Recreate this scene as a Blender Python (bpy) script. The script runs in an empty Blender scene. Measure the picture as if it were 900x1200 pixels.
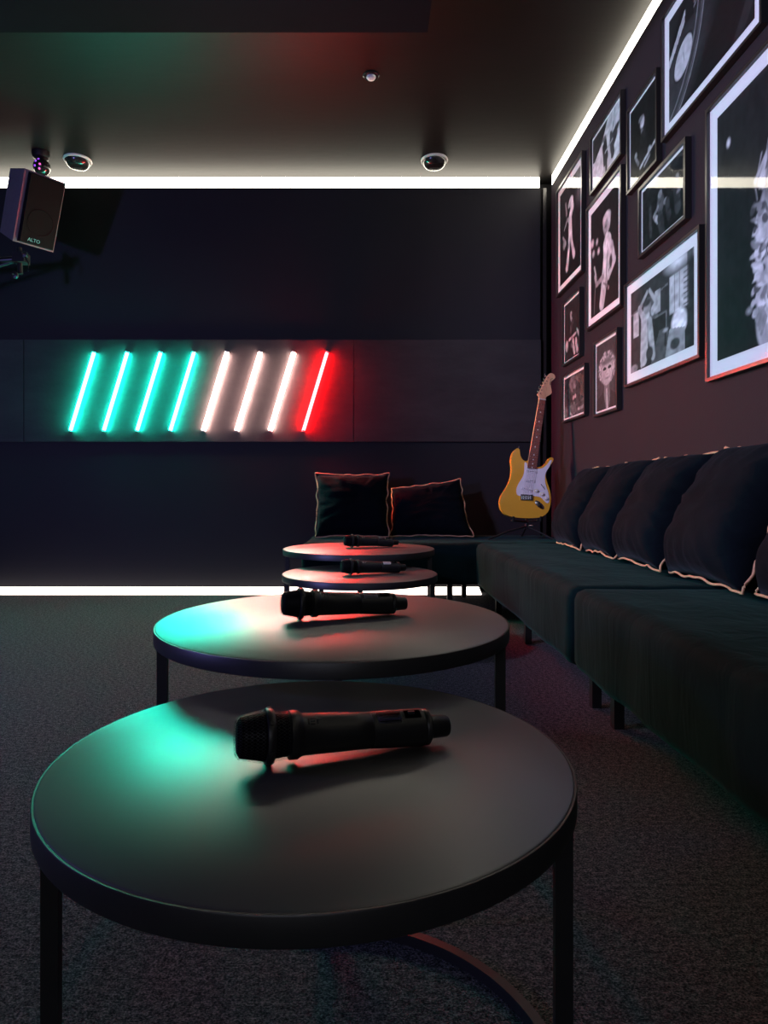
import bpy, bmesh, math, random
import numpy as np
from mathutils import Vector, Matrix, noise as mnoise

random.seed(7)
SC = bpy.context.scene
COL = SC.collection
PI = math.pi
R = math.radians

# ------------------------------------------------------------------ camera
cam_d = bpy.data.cameras.new('camera')
cam = bpy.data.objects.new('camera', cam_d)
COL.objects.link(cam)
cam.location = (0, 0, 0.74)
cam.rotation_euler = (PI / 2, 0, 0)
cam_d.sensor_fit = 'VERTICAL'
cam_d.sensor_height = 36.0
cam_d.sensor_width = 27.0
cam_d.lens = 765 / 1200 * 36.0
cam_d.shift_x = 0.015
cam_d.shift_y = -0.0183
cam_d.clip_start = 0.02
SC.camera = cam

# ------------------------------------------------------------------ world, exposure
world = bpy.data.worlds.new('world')
SC.world = world
world.use_nodes = True
world.node_tree.nodes['Background'].inputs[0].default_value = (0.02, 0.02, 0.03, 1)
world.node_tree.nodes['Background'].inputs[1].default_value = 0.1
SC.view_settings.view_transform = 'Standard'
SC.view_settings.look = 'None'
SC.view_settings.gamma = 1.0
SC.view_settings.use_curve_mapping = False
SC.view_settings.exposure = 0.0

# strengths of the room's own lamps
LED_CEIL = 10.5
LED_FLOOR = 3.2
NEON_K = 1.2


def area(name, loc, target, size, size_y, power, color):
    l = bpy.data.lights.new(name, 'AREA')
    l.shape = 'RECTANGLE'
    l.size = size
    l.size_y = size_y
    l.energy = power
    l.color = color
    o = bpy.data.objects.new(name, l)
    COL.objects.link(o)
    o.location = loc
    o.rotation_euler = (Vector(target) - Vector(loc)).to_track_quat('-Z', 'Y').to_euler()
    return o


# violet stage wash high on the left wall, and a dim fill lamp added at the unseen near end, no screen there
sl = bpy.data.lights.new('wash_lamp', 'SPOT')
sl.energy = 540
sl.color = (0.74, 0.66, 1.0)
sl.spot_size = R(62)
sl.spot_blend = 0.7
sl.shadow_soft_size = 0.12
so = bpy.data.objects.new('wash_lamp', sl)
COL.objects.link(so)
so.location = (-2.6, 1.3, 2.55)
so.rotation_euler = (Vector((1.35, 2.9, 1.75)) - so.location).to_track_quat('-Z', 'Y').to_euler()
area('violet_lamp', (-2.8, 0.9, 1.3), (-1.5, 4.4, 1.1), 0.25, 0.25, 58, (0.32, 0.30, 1.0))
area('near_end_fill', (-0.4, -1.9, 1.7), (0.5, 3.0, 1.2), 1.6, 0.9, 8, (0.85, 0.86, 1.0))


# ------------------------------------------------------------------ materials
MATS = {}


class NT:
    def __init__(self, name):
        self.m = bpy.data.materials.new(name)
        self.m.use_nodes = True
        self.t = self.m.node_tree
        self.t.nodes.clear()
        self.out = self.n('ShaderNodeOutputMaterial')
        MATS[name] = self.m

    def n(self, typ, **kw):
        nd = self.t.nodes.new(typ)
        for k, v in kw.items():
            if k in nd.inputs:
                nd.inputs[k].default_value = v
            else:
                setattr(nd, k, v)
        return nd

    def l(self, a, b):
        self.t.links.new(a, b)

    def coords(self, kind='Object'):
        return self.n('ShaderNodeTexCoord').outputs[kind]


def c4(c):
    return (c[0], c[1], c[2], 1.0)


def principled(name, col, rough=0.5, metal=0.0, spec=0.5, var=0.0, vscale=6.0, bump=0.0, bscale=60.0,
               coat=0.0, coat_rough=0.06, sheen=0.0, sheen_tint=(1, 1, 1), coord='Object', stretch=None, rvar=0.0, sheen_rough=0.4):
    t = NT(name)
    p = t.n('ShaderNodeBsdfPrincipled')
    p.inputs['Base Color'].default_value = c4(col)
    p.inputs['Roughness'].default_value = rough
    p.inputs['Metallic'].default_value = metal
    p.inputs['Specular IOR Level'].default_value = spec
    p.inputs['Coat Weight'].default_value = coat
    p.inputs['Coat Roughness'].default_value = coat_rough
    if sheen:
        p.inputs['Sheen Weight'].default_value = sheen
        p.inputs['Sheen Roughness'].default_value = sheen_rough
        p.inputs['Sheen Tint'].default_value = c4(sheen_tint)
    t.l(p.outputs[0], t.out.inputs[0])
    co = t.coords(coord)
    if stretch:
        mp = t.n('ShaderNodeMapping')
        mp.inputs['Scale'].default_value = stretch
        t.l(co, mp.inputs[0])
        co = mp.outputs[0]
    if var:
        nz = t.n('ShaderNodeTexNoise', Scale=vscale, Detail=4.0)
        t.l(co, nz.inputs['Vector'])
        rp = t.n('ShaderNodeValToRGB')
        rp.color_ramp.elements[0].position = 0.25
        rp.color_ramp.elements[1].position = 0.75
        rp.color_ramp.elements[0].color = c4([max(0, x * (1 - var)) for x in col])
        rp.color_ramp.elements[1].color = c4([x * (1 + var) for x in col])
        t.l(nz.outputs['Fac'], rp.inputs[0])
        t.l(rp.outputs[0], p.inputs['Base Color'])
        if rvar:
            mr = t.n('ShaderNodeMapRange')
            mr.inputs[3].default_value = rough - rvar
            mr.inputs[4].default_value = rough + rvar
            t.l(nz.outputs['Fac'], mr.inputs[0])
            t.l(mr.outputs[0], p.inputs['Roughness'])
    if bump:
        nb = t.n('ShaderNodeTexNoise', Scale=bscale, Detail=3.0)
        t.l(co, nb.inputs['Vector'])
        b = t.n('ShaderNodeBump', Strength=bump, Distance=0.01)
        t.l(nb.outputs['Fac'], b.inputs['Height'])
        t.l(b.outputs[0], p.inputs['Normal'])
    return t.m


def emission(name, col, strength):
    t = NT(name)
    e = t.n('ShaderNodeEmission')
    e.inputs[0].default_value = c4(col)
    e.inputs[1].default_value = strength
    t.l(e.outputs[0], t.out.inputs[0])
    return t.m


def carpet_mat():
    t = NT('carpet')
    p = t.n('ShaderNodeBsdfPrincipled')
    p.inputs['Roughness'].default_value = 0.95
    p.inputs['Specular IOR Level'].default_value = 0.15
    t.l(p.outputs[0], t.out.inputs[0])
    co = t.coords()
    mp = t.n('ShaderNodeMapping')
    mp.inputs['Scale'].default_value = (1.0, 1.5, 1.0)
    t.l(co, mp.inputs[0])
    n1 = t.n('ShaderNodeTexNoise', Scale=230.0, Detail=3.0, Roughness=0.75)
    n2 = t.n('ShaderNodeTexNoise', Scale=70.0, Detail=2.0)
    n3 = t.n('ShaderNodeTexVoronoi', Scale=330.0)
    for n in (n1, n2, n3):
        t.l(mp.outputs[0], n.inputs['Vector'])
    a = t.n('ShaderNodeMath', operation='MULTIPLY_ADD')
    t.l(n2.outputs['Fac'], a.inputs[0])
    a.inputs[1].default_value = 0.35
    t.l(n1.outputs['Fac'], a.inputs[2])
    rp = t.n('ShaderNodeValToRGB')
    e = rp.color_ramp.elements
    e[0].position, e[0].color = 0.56, (0.014, 0.023, 0.027, 1)
    e[1].position, e[1].color = 0.86, (0.36, 0.345, 0.37, 1)
    m = e.new(0.68)
    m.color = (0.094, 0.109, 0.120, 1)
    t.l(a.outputs[0], rp.inputs[0])
    t.l(rp.outputs[0], p.inputs['Base Color'])
    s = t.n('ShaderNodeMath', operation='ADD')
    t.l(a.outputs[0], s.inputs[0])
    t.l(n3.outputs['Distance'], s.inputs[1])
    b = t.n('ShaderNodeBump', Strength=0.9, Distance=0.012)
    t.l(s.outputs[0], b.inputs['Height'])
    t.l(b.outputs[0], p.inputs['Normal'])
    return t.m


def glass_mat():
    t = NT('picture_glass')
    tr = t.n('ShaderNodeBsdfTransparent')
    gl = t.n('ShaderNodeBsdfGlossy')
    gl.inputs['Roughness'].default_value = 0.035
    fr = t.n('ShaderNodeFresnel', IOR=1.45)
    mx = t.n('ShaderNodeMixShader')
    t.l(fr.outputs[0], mx.inputs[0])
    t.l(tr.outputs[0], mx.inputs[1])
    t.l(gl.outputs[0], mx.inputs[2])
    t.l(mx.outputs[0], t.out.inputs[0])
    return t.m


def print_mat():
    t = NT('photo_print')
    p = t.n('ShaderNodeBsdfPrincipled')
    p.inputs['Roughness'].default_value = 0.6
    p.inputs['Specular IOR Level'].default_value = 0.2
    a = t.n('ShaderNodeAttribute', attribute_name='tone')
    t.l(a.outputs['Color'], p.inputs['Base Color'])
    t.l(p.outputs[0], t.out.inputs[0])
    return t.m


def board_mat():
    t = NT('cement_board')
    p = t.n('ShaderNodeBsdfPrincipled')
    p.inputs['Roughness'].default_value = 0.62
    p.inputs['Specular IOR Level'].default_value = 0.35
    t.l(p.outputs[0], t.out.inputs[0])
    co = t.coords()
    mp = t.n('ShaderNodeMapping')
    mp.inputs['Scale'].default_value = (1, 1, 3.2)
    t.l(co, mp.inputs[0])
    n1 = t.n('ShaderNodeTexNoise', Scale=2.6, Detail=6.0, Roughness=0.65)
    t.l(mp.outputs[0], n1.inputs['Vector'])
    rp = t.n('ShaderNodeValToRGB')
    rp.color_ramp.elements[0].position = 0.3
    rp.color_ramp.elements[1].position = 0.72
    rp.color_ramp.elements[0].color = (0.023, 0.0225, 0.0225, 1)
    rp.color_ramp.elements[1].color = (0.040, 0.039, 0.0385, 1)
    t.l(n1.outputs['Fac'], rp.inputs[0])
    t.l(rp.outputs[0], p.inputs['Base Color'])
    n2 = t.n('ShaderNodeTexNoise', Scale=40.0, Detail=4.0)
    t.l(co, n2.inputs['Vector'])
    b = t.n('ShaderNodeBump', Strength=0.15, Distance=0.01)
    t.l(n2.outputs['Fac'], b.inputs['Height'])
    t.l(b.outputs[0], p.inputs['Normal'])
    return t.m


def velvet_mat(name, col, tint, folds):
    t = NT(name)
    p = t.n('ShaderNodeBsdfPrincipled')
    p.inputs['Roughness'].default_value = 0.85
    p.inputs['Specular IOR Level'].default_value = 0.05
    p.inputs['Sheen Weight'].default_value = 0.06
    p.inputs['Sheen Roughness'].default_value = 0.4
    p.inputs['Sheen Tint'].default_value = c4(tint)
    t.l(p.outputs[0], t.out.inputs[0])
    co = t.coords()
    nz = t.n('ShaderNodeTexNoise', Scale=5.0, Detail=3.0)
    t.l(co, nz.inputs['Vector'])
    rp = t.n('ShaderNodeValToRGB')
    rp.color_ramp.elements[0].position = 0.3
    rp.color_ramp.elements[1].position = 0.7
    rp.color_ramp.elements[0].color = c4([x * 0.7 for x in col])
    rp.color_ramp.elements[1].color = c4([x * 1.35 for x in col])
    t.l(nz.outputs['Fac'], rp.inputs[0])
    t.l(rp.outputs[0], p.inputs['Base Color'])
    mp = t.n('ShaderNodeMapping')
    mp.inputs['Scale'].default_value = folds
    t.l(co, mp.inputs[0])
    nb = t.n('ShaderNodeTexNoise', Scale=6.0, Detail=3.0, Distortion=1.2)
    t.l(mp.outputs[0], nb.inputs['Vector'])
    b = t.n('ShaderNodeBump', Strength=0.3, Distance=0.02)
    t.l(nb.outputs['Fac'], b.inputs['Height'])
    t.l(b.outputs[0], p.inputs['Normal'])
    return t.m


carpet_mat()
glass_mat()
print_mat()
board_mat()
velvet_mat('sofa_velvet', (0.0022, 0.0095, 0.0098), (0.25, 0.75, 0.72), (1.6, 1.6, 0.45))
velvet_mat('cushion_velvet', (0.0024, 0.0048, 0.0072), (0.35, 0.55, 0.75), (1.2, 1.2, 2.4))
principled('wall_paint', (0.016, 0.016, 0.019), 0.7, spec=0.3, var=0.12, vscale=1.5, bump=0.06, bscale=120)
principled('plum_paint', (0.018, 0.0155, 0.021), 0.7, spec=0.12, var=0.08, vscale=1.5, bump=0.08, bscale=140)
principled('ceiling_paint', (0.011, 0.0105, 0.010), 0.46, spec=0.13, var=0.12, vscale=2.0, bump=0.05, bscale=9, stretch=(1, 3, 1))
principled('bulkhead_paint', (0.004, 0.005, 0.008), 0.9, spec=0.1, var=0.1)
principled('dark_gap', (0.008, 0.008, 0.008), 0.9, spec=0.1)
principled('table_laminate', (0.022, 0.0215, 0.021), 0.50, spec=0.8, coat=1.0, coat_rough=0.41, var=0.10, vscale=14, bump=0.02, bscale=500, rvar=0.02)
MATS['table_laminate'].node_tree.nodes['Principled BSDF'].inputs['Coat IOR'].default_value = 2.1
principled('table_steel', (0.020, 0.020, 0.022), 0.42, metal=0.0, spec=0.6, var=0.1, vscale=30)
principled('piping_cord', (0.62, 0.36, 0.20), 0.55, spec=0.3, var=0.15, vscale=60)
principled('leg_black', (0.012, 0.012, 0.012), 0.5, spec=0.4, var=0.1)
principled('frame_black', (0.018, 0.017, 0.016), 0.32, spec=0.6, var=0.1, vscale=20)
principled('mat_card', (0.80, 0.79, 0.80), 0.8, spec=0.1, var=0.02)
principled('mic_black', (0.008, 0.008, 0.009), 0.42, spec=0.45, var=0.1, vscale=50)
principled('mic_grille', (0.020, 0.020, 0.026), 0.45, metal=0.4, spec=0.5, var=0.1)
principled('mic_foam', (0.003, 0.003, 0.004), 0.95, spec=0.05, var=0.1)
principled('mic_silver', (0.90, 0.90, 0.90), 0.45, metal=0.0, var=0.1)
principled('mic_print', (0.55, 0.55, 0.56), 0.6, var=0.05)
principled('guitar_yellow', (0.78, 0.40, 0.035), 0.30, coat=0.6, var=0.08, vscale=5)
principled('pickguard_white', (0.80, 0.76, 0.78), 0.4, var=0.02)
principled('pickguard_edge', (0.10, 0.09, 0.10), 0.5, var=0.05)
principled('rosewood', (0.26, 0.075, 0.045), 0.5, var=0.25, vscale=14, stretch=(12, 12, 1))
principled('maple', (0.72, 0.40, 0.21), 0.38, coat=0.3, var=0.12, vscale=12, stretch=(10, 10, 1))
principled('chrome', (0.75, 0.75, 0.80), 0.18, metal=1.0, var=0.04)
principled('ivory_plastic', (0.75, 0.72, 0.66), 0.4, var=0.04)
principled('knob_gold_rim', (0.68, 0.60, 0.30), 0.4, var=0.05)
principled('ink_black', (0.02, 0.02, 0.02), 0.6, var=0.05)
principled('speaker_shell', (0.13, 0.12, 0.135), 0.55, spec=0.4, var=0.1, vscale=40, bump=0.1, bscale=300)
principled('speaker_grille', (0.003, 0.003, 0.0035), 0.7, spec=0.1, var=0.2, vscale=300)
principled('speaker_badge', (0.18, 0.55, 0.50), 0.4, var=0.05)
principled('dome_black', (0.014, 0.014, 0.014), 0.22, spec=0.6, var=0.08)
principled('ring_white', (0.72, 0.71, 0.68), 0.45, var=0.03)
principled('aluminium', (0.55, 0.55, 0.55), 0.4, metal=0.8, var=0.05)
principled('housing_black', (0.010, 0.010, 0.011), 0.4, var=0.1)
emission('led_ceiling', (1.0, 0.92, 0.76), LED_CEIL)
emission('led_floor', (1.0, 0.86, 0.76), LED_FLOOR)
emission('neon_green_core', (0.008, 1.0, 0.70), 145 * NEON_K)
emission('neon_pink_core', (1.0, 0.58, 0.52), 86 * NEON_K)
emission('neon_red_core', (1.0, 0.002, 0.0024), 620 * NEON_K)
emission('lens_violet', (0.35, 0.08, 1.0), 1.2)
emission('lens_magenta', (1.0, 0.15, 0.6), 1.2)
principled('sensor_lens', (0.75, 0.75, 0.80), 0.15, coat=0.5, var=0.05)


# ------------------------------------------------------------------ mesh helpers
class MB:
    def __init__(self):
        self.bm = bmesh.new()

    def box(self, x0, x1, y0, y1, z0, z1):
        v = [self.bm.verts.new(p) for p in ((x0, y0, z0), (x1, y0, z0), (x1, y1, z0), (x0, y1, z0),
                                            (x0, y0, z1), (x1, y0, z1), (x1, y1, z1), (x0, y1, z1))]
        for f in ((0, 3, 2, 1), (4, 5, 6, 7), (0, 1, 5, 4), (1, 2, 6, 5), (2, 3, 7, 6), (3, 0, 4, 7)):
            self.bm.faces.new([v[i] for i in f])
        return self

    def hexa(self, pts):
        v = [self.bm.verts.new(p) for p in pts]
        for f in ((0, 3, 2, 1), (4, 5, 6, 7), (0, 1, 5, 4), (1, 2, 6, 5), (2, 3, 7, 6), (3, 0, 4, 7)):
            self.bm.faces.new([v[i] for i in f])
        return self

    def lathe(self, prof, seg=32, mat=None, cap=True):
        """profile of (radius, height) round Z, then transformed by mat"""
        rings = []
        for r, h in prof:
            ring = []
            for i in range(seg):
                a = 2 * PI * i / seg
                p = Vector((r * math.cos(a), r * math.sin(a), h))
                ring.append(self.bm.verts.new(mat @ p if mat else p))
            rings.append(ring)
        for a, b in zip(rings, rings[1:]):
            for i in range(seg):
                j = (i + 1) % seg
                self.bm.faces.new((a[i], a[j], b[j], b[i]))
        if cap:
            self.bm.faces.new(list(reversed(rings[0])))
            self.bm.faces.new(rings[-1])
        return self

    def rod(self, a, b, r, seg=10, r2=None):
        a, b = Vector(a), Vector(b)
        q = (b - a).to_track_quat('Z', 'Y').to_matrix().to_4x4()
        return self.lathe([(r, 0), (r if r2 is None else r2, (b - a).length)], seg, Matrix.Translation(a) @ q)

    def tube(self, pts, r, seg=8, closed=False, ry=None):
        pts = [Vector(p) for p in pts]
        n = len(pts)
        rings = []
        up = Vector((0.03, 0.02, 1)).normalized()
        for i, p in enumerate(pts):
            if closed:
                d = pts[(i + 1) % n] - pts[i - 1]
            else:
                d = pts[min(i + 1, n - 1)] - pts[max(i - 1, 0)]
            d.normalize()
            s = d.cross(up)
            if s.length < 1e-4:
                s = d.cross(Vector((1, 0, 0)))
            s.normalize()
            u = s.cross(d).normalized()
            ring = []
            for k in range(seg):
                a = 2 * PI * k / seg + PI / seg
                ring.append(self.bm.verts.new(p + s * math.cos(a) * r + u * math.sin(a) * (ry or r)))
            rings.append(ring)
        rng = range(n) if closed else range(n - 1)
        for i in rng:
            a, b = rings[i], rings[(i + 1) % n]
            for k in range(seg):
                j = (k + 1) % seg
                self.bm.faces.new((a[k], b[k], b[j], a[j]))
        if not closed:
            self.bm.faces.new(rings[0])
            self.bm.faces.new(list(reversed(rings[-1])))
        return self

    def prism(self, outline, y0, y1):
        """outline of (x, z) points, solid between y0 (front) and y1 (back)"""
        f = [self.bm.verts.new((x, y0, z)) for x, z in outline]
        b = [self.bm.verts.new((x, y1, z)) for x, z in outline]
        self.bm.faces.new(f)
        self.bm.faces.new(list(reversed(b)))
        n = len(f)
        for i in range(n):
            j = (i + 1) % n
            self.bm.faces.new((f[j], f[i], b[i], b[j]))
        return self

    def xform(self, m):
        self.bm.transform(m)
        return self

    def bevel(self, w, seg=2, angle=30):
        ed = [e for e in self.bm.edges if len(e.link_faces) == 2 and e.calc_face_angle(0) > R(angle)]
        bmesh.ops.bevel(self.bm, geom=ed, offset=w, segments=seg, affect='EDGES', profile=0.5, clamp_overlap=True)
        return self

    def build(self, name, mat, parent=None, smooth=40):
        bmesh.ops.recalc_face_normals(self.bm, faces=self.bm.faces)
        me = bpy.data.meshes.new(name)
        self.bm.to_mesh(me)
        self.bm.free()
        return link_mesh(name, me, mat, parent, smooth)


def link_mesh(name, me, mat, parent=None, smooth=40):
    if mat:
        me.materials.append(MATS[mat])
    if smooth:
        me.polygons.foreach_set('use_smooth', [True] * len(me.polygons))
        me.set_sharp_from_angle(angle=R(smooth))
    o = bpy.data.objects.new(name, me)
    COL.objects.link(o)
    if parent:
        o.parent = parent
    return o


def tag(o, label=None, cat=None, group=None, kind=None):
    if label:
        o['label'] = label
    if cat:
        o['category'] = cat
    if group:
        o['group'] = group
    if kind:
        o['kind'] = kind
    return o


def empty(name, loc, label, cat, group=None, rot=(0, 0, 0)):
    o = bpy.data.objects.new(name, None)
    o.empty_display_size = 0.05
    COL.objects.link(o)
    o.location = loc
    o.rotation_euler = rot
    return tag(o, label, cat, group)


def copy_tree(o, parent=None):
    c = o.copy()
    COL.objects.link(c)
    c.parent = parent
    for ch in list(o.children):
        copy_tree(ch, c)
    return c


def struct(o, label=None):
    return tag(o, label, None, None, 'structure')


def spline(pts, per=6, closed=True):
    """Catmull-Rom through 2-D points"""
    n = len(pts)
    out = []
    rng = range(n) if closed else range(n - 1)
    for i in rng:
        if closed:
            p0, p1, p2, p3 = (pts[(i + k - 1) % n] for k in range(4))
        else:
            p0, p1, p2, p3 = (pts[min(max(i + k - 1, 0), n - 1)] for k in range(4))
        for s in range(per):
            t = s / per
            out.append(tuple(0.5 * ((2 * b) + (-a + c) * t + (2 * a - 5 * b + 4 * c - d) * t * t + (-a + 3 * b - 3 * c + d) * t ** 3)
                             for a, b, c, d in zip(p0, p1, p2, p3)))
    if not closed:
        out.append(tuple(pts[-1]))
    return out


def text_mesh(name, body, size, mat, parent, matrix, depth=0.0006):
    cu = bpy.data.curves.new(name, 'FONT')
    cu.body = body
    cu.size = size
    cu.extrude = depth
    cu.align_x = 'CENTER'
    cu.align_y = 'CENTER'
    cu.resolution_u = 3
    tmp = bpy.data.objects.new(name + '_tmp', cu)
    COL.objects.link(tmp)
    dg = bpy.context.evaluated_depsgraph_get()
    me = bpy.data.meshes.new_from_object(tmp.evaluated_get(dg))
    bpy.data.objects.remove(tmp)
    bpy.data.curves.remove(cu)
    me.materials.clear()
    o = link_mesh(name, me, mat, parent, 0)
    o.matrix_local = matrix
    return o


# ------------------------------------------------------------------ the room
YB = 4.85      # face of the back wall
XR = 1.35      # face of the right wall
XL = -2.85
YF = -2.4
HC = 3.09     # ceiling
ZT = 3.01      # top edge of the wall linings, light slot above

struct(MB().box(XL - 0.2, XR + 0.2, YF - 0.2, YB + 0.3, -0.1, 0.0).build('floor', 'carpet', smooth=0), 'dark grey flecked carpet floor')
struct(MB().box(XL - 0.2, XR + 0.2, YF - 0.2, YB + 0.3, HC, HC + 0.1).build('ceiling', 'ceiling_paint', smooth=0), 'dark satin ceiling')
wb = MB()
wb.box(XL, XR + 0.1, YB + 0.12, YB + 0.2, 0.0, HC)
wb.box(XL, XR - 0.075, YB, YB + 0.12, 0.045, ZT)
wall_back = struct(wb.build('wall_back', 'wall_paint', smooth=0), 'dark back wall behind the neon tubes')
wr = MB()
wr.box(XR + 0.10, XR + 0.2, YF, YB + 0.2, 0.0, HC)
wr.box(XR, XR + 0.10, YF, YB - 0.025, 0.0, ZT)
wall_right = struct(wr.build('wall_right', 'plum_paint', smooth=0), 'dark plum side wall hung with framed photographs')
struct(MB().box(XL - 0.1, XL, YF, YB + 0.2, 0.0, HC).build('wall_left', 'wall_paint', smooth=0))
struct(MB().box(XL, XR + 0.1, YF - 0.1, YF, 0.0, HC).build('wall_front', 'wall_paint', smooth=0))
# corner post in the dark joint between the two walls
struct(MB().box(XR - 0.052, XR - 0.028, YB + 0.004, YB + 0.05, 0.0, ZT).bevel(0.004).build('trim_2', 'frame_black'), 'slim black corner post')
# lowered ceiling bulkhead
struct(MB().box(XL, 0.27, YF, 2.99, 2.85, HC).build('trim_1', 'bulkhead_paint', smooth=0), 'lowered dark ceiling bulkhead')

# the band of cement boards across the back wall: each board a piece
for x0, x1 in ((-2.845, -2.553), (-2.548, -0.113), (-0.108, 1.274)):
    MB().box(x0, x1, YB - 0.022, YB, 1.122, 1.876).bevel(0.002, 1).build('board', 'cement_board', wall_back)

# light slots: aluminium channel and a glowing diffuser
def led(name, boxes, label, mat):
    c = [(b[0] + b[1]) / 2 for b in boxes[:1]]
    root = empty(name, (0, 0, boxes[0][4]), label, 'light strip', 'white light strips')
    b = boxes[0]
    z = b[4]
    MB().box(b[0], b[1], b[2], b[3], b[4] - z, b[5] - z).build('diffuser', mat, root, 0)
    b = boxes[1]
    MB().box(b[0], b[1], b[2], b[3], b[4] - z, b[5] - z).build('channel', 'aluminium', root, 0)
    return root


led('light_strip', [(XL, XR - 0.08, YB + 0.003, YB + 0.02, ZT, ZT + 0.078), (XL, XR - 0.08, YB + 0.02, YB + 0.03, ZT, ZT + 0.0785)],
    'glowing white light strip along the top of the back wall', 'led_ceiling')
led('light_strip', [(XR + 0.003, XR + 0.02, YF + 0.02, YB - 0.03, ZT, ZT + 0.078), (XR + 0.02, XR + 0.03, YF + 0.02, YB - 0.03, ZT, ZT + 0.0785)],
    'glowing white light strip along the top of the photo wall', 'led_ceiling')
fl = empty('light_strip', (0, YB, 0), 'glowing white light strip at the floor under the back wall', 'light strip', 'white light strips')
MB().hexa([(XL, -0.11, 0.002), (0.82, -0.11, 0.002), (0.82, 0.03, 0.002), (XL, 0.03, 0.002),
           (XL, -0.11, 0.010), (0.82, -0.11, 0.010), (0.82, 0.02, 0.043), (XL, 0.02, 0.043)]).build('diffuser', 'led_floor', fl, 0)
MB().box(XL, 0.83, 0.031, 0.040, 0.0, 0.045).build('channel', 'aluminium', fl, 0)

# ------------------------------------------------------------------ neon tubes
GREEN = ['leftmost of the four glowing green neon tubes', 'second from left of the four green neon tubes',
         'third from left of the four green neon tubes', 'rightmost green neon tube, beside the first white one']
PINK = ['leftmost of the three pinkish white neon tubes', 'middle one of the three pinkish white neon tubes',
        'rightmost pinkish white neon tube, beside the red one']


def neon(i):
    zb, zt = 1.205, 1.775
    xb = -2.196 + i * 0.2452
    dx = 0.172
    col = 'green' if i < 4 else ('pink' if i < 7 else 'red')
    lab = GREEN[i] if i < 4 else (PINK[i - 4] if i < 7 else 'single glowing red neon tube at the right end of the row')
    root = empty('neon_tube', (xb, YB - 0.022, zb), lab, 'neon light', 'slanted neon tubes on the back wall')
    a = Vector((0, -0.017, 0))
    b = Vector((dx, -0.017, zt - zb))
    d = (b - a).normalized()
    wc = 0.013 if col == 'green' else (0.015 if col == 'pink' else 0.012)

    side = Vector((d.z, 0, -d.x))
    w = wc * 0.5
    ch = []
    for e in (a, b):
        for (su, yy) in ((-w, 0.001), (w, 0.001), (w, 0.0165), (-w, 0.0165)):
            ch.append(e + side * su + Vector((0, yy, 0)))
    MB().hexa(ch).build('channel', 'ring_white', root)
    MB().rod(a, b, wc, 16).build('glowing_tube', 'neon_%s_core' % col, root)
    for t in (0.12, 0.88):
        p = a.lerp(b, t)
        MB().box(p.x - 0.006, p.x + 0.006, -0.014, 0.0, p.z - 0.006, p.z + 0.006).build('standoff_clip', 'aluminium', root)
    for p, s in ((a, -1), (b, 1)):
        MB().rod(p, p + d * (0.010 * s), wc * 1.05, 16).build('end_cap', 'ring_white', root)


for i in range(8):
    neon(i)

# ------------------------------------------------------------------ coffee tables
def make_table(loc, r, h, label, side):
    root = empty('coffee_table', (loc[0], loc[1], 0), label, 'table', 'round black coffee tables in a row')
    MB().lathe([(r - 0.0045, h - 0.012), (r - 0.004, h - 0.0015), (r - 0.006, h)], 128).build('tabletop', 'table_laminate', root)
    rim = MB()
    ro, ri = r, r - 0.0035
    rim.lathe([(ri, h - 0.0015), (ri, h - 0.030), (ri + 0.001, h - 0.031), (ro - 0.001, h - 0.031), (ro, h - 0.030), (ro, h - 0.003), (ro - 0.001, h - 0.0015), (ri, h - 0.0015)], 128, cap=False)
    rim.build('rim_band', 'table_steel', root)
    lx, ly, ry_ = 0.915 * r, -0.26 * r, 0.56 * r
    hw = 0.0105
    for s in (-1, 1):
        MB().box(s * lx - 0.011, s * lx + 0.011, ly - 0.006, ly + 0.006, 0.0, h - 0.012).bevel(0.0015, 1).build('leg', 'table_steel', root)
    MB().box(-0.011, 0.011, ry_ - 0.006, ry_ + 0.006, 0.0, h - 0.012).bevel(0.0015, 1).build('leg', 'table_steel', root)
    pts = []
    for k in range(41):
        a = (PI / 2 + 0.12) * k / 40
        pts.append((side * lx * math.cos(a), ly + (ry_ - ly) * math.sin(a), 0.009))
    MB().tube(pts, 0.011, 4, ry=0.012).build('floor_hoop', 'table_steel', root, 30)
    for s in (-1, 1):
        MB().lathe([(0.006, -0.012), (0.006, 0.012)], 10, Matrix.Translation((s * (lx - 0.018), ly, h - 0.036)) @ Matrix.Rotation(PI / 2, 4, 'X')).build('mount_bolt', 'table_steel', root)
    return root


make_table((-0.077, 0.908), 0.35, 0.38, 'nearest round black coffee table, lit green on its left side', 1)
make_table((-0.081, 1.52), 0.40, 0.45, 'second nearest coffee table, pink and red glow across its top', 1)
make_table((-0.040, 2.96), 0.35, 0.38, 'lower of the two small far coffee tables, third from the front', -1)
make_table((-0.052, 3.46), 0.40, 0.45, 'farthest round coffee table, in front of the upright cushions', -1)

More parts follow.
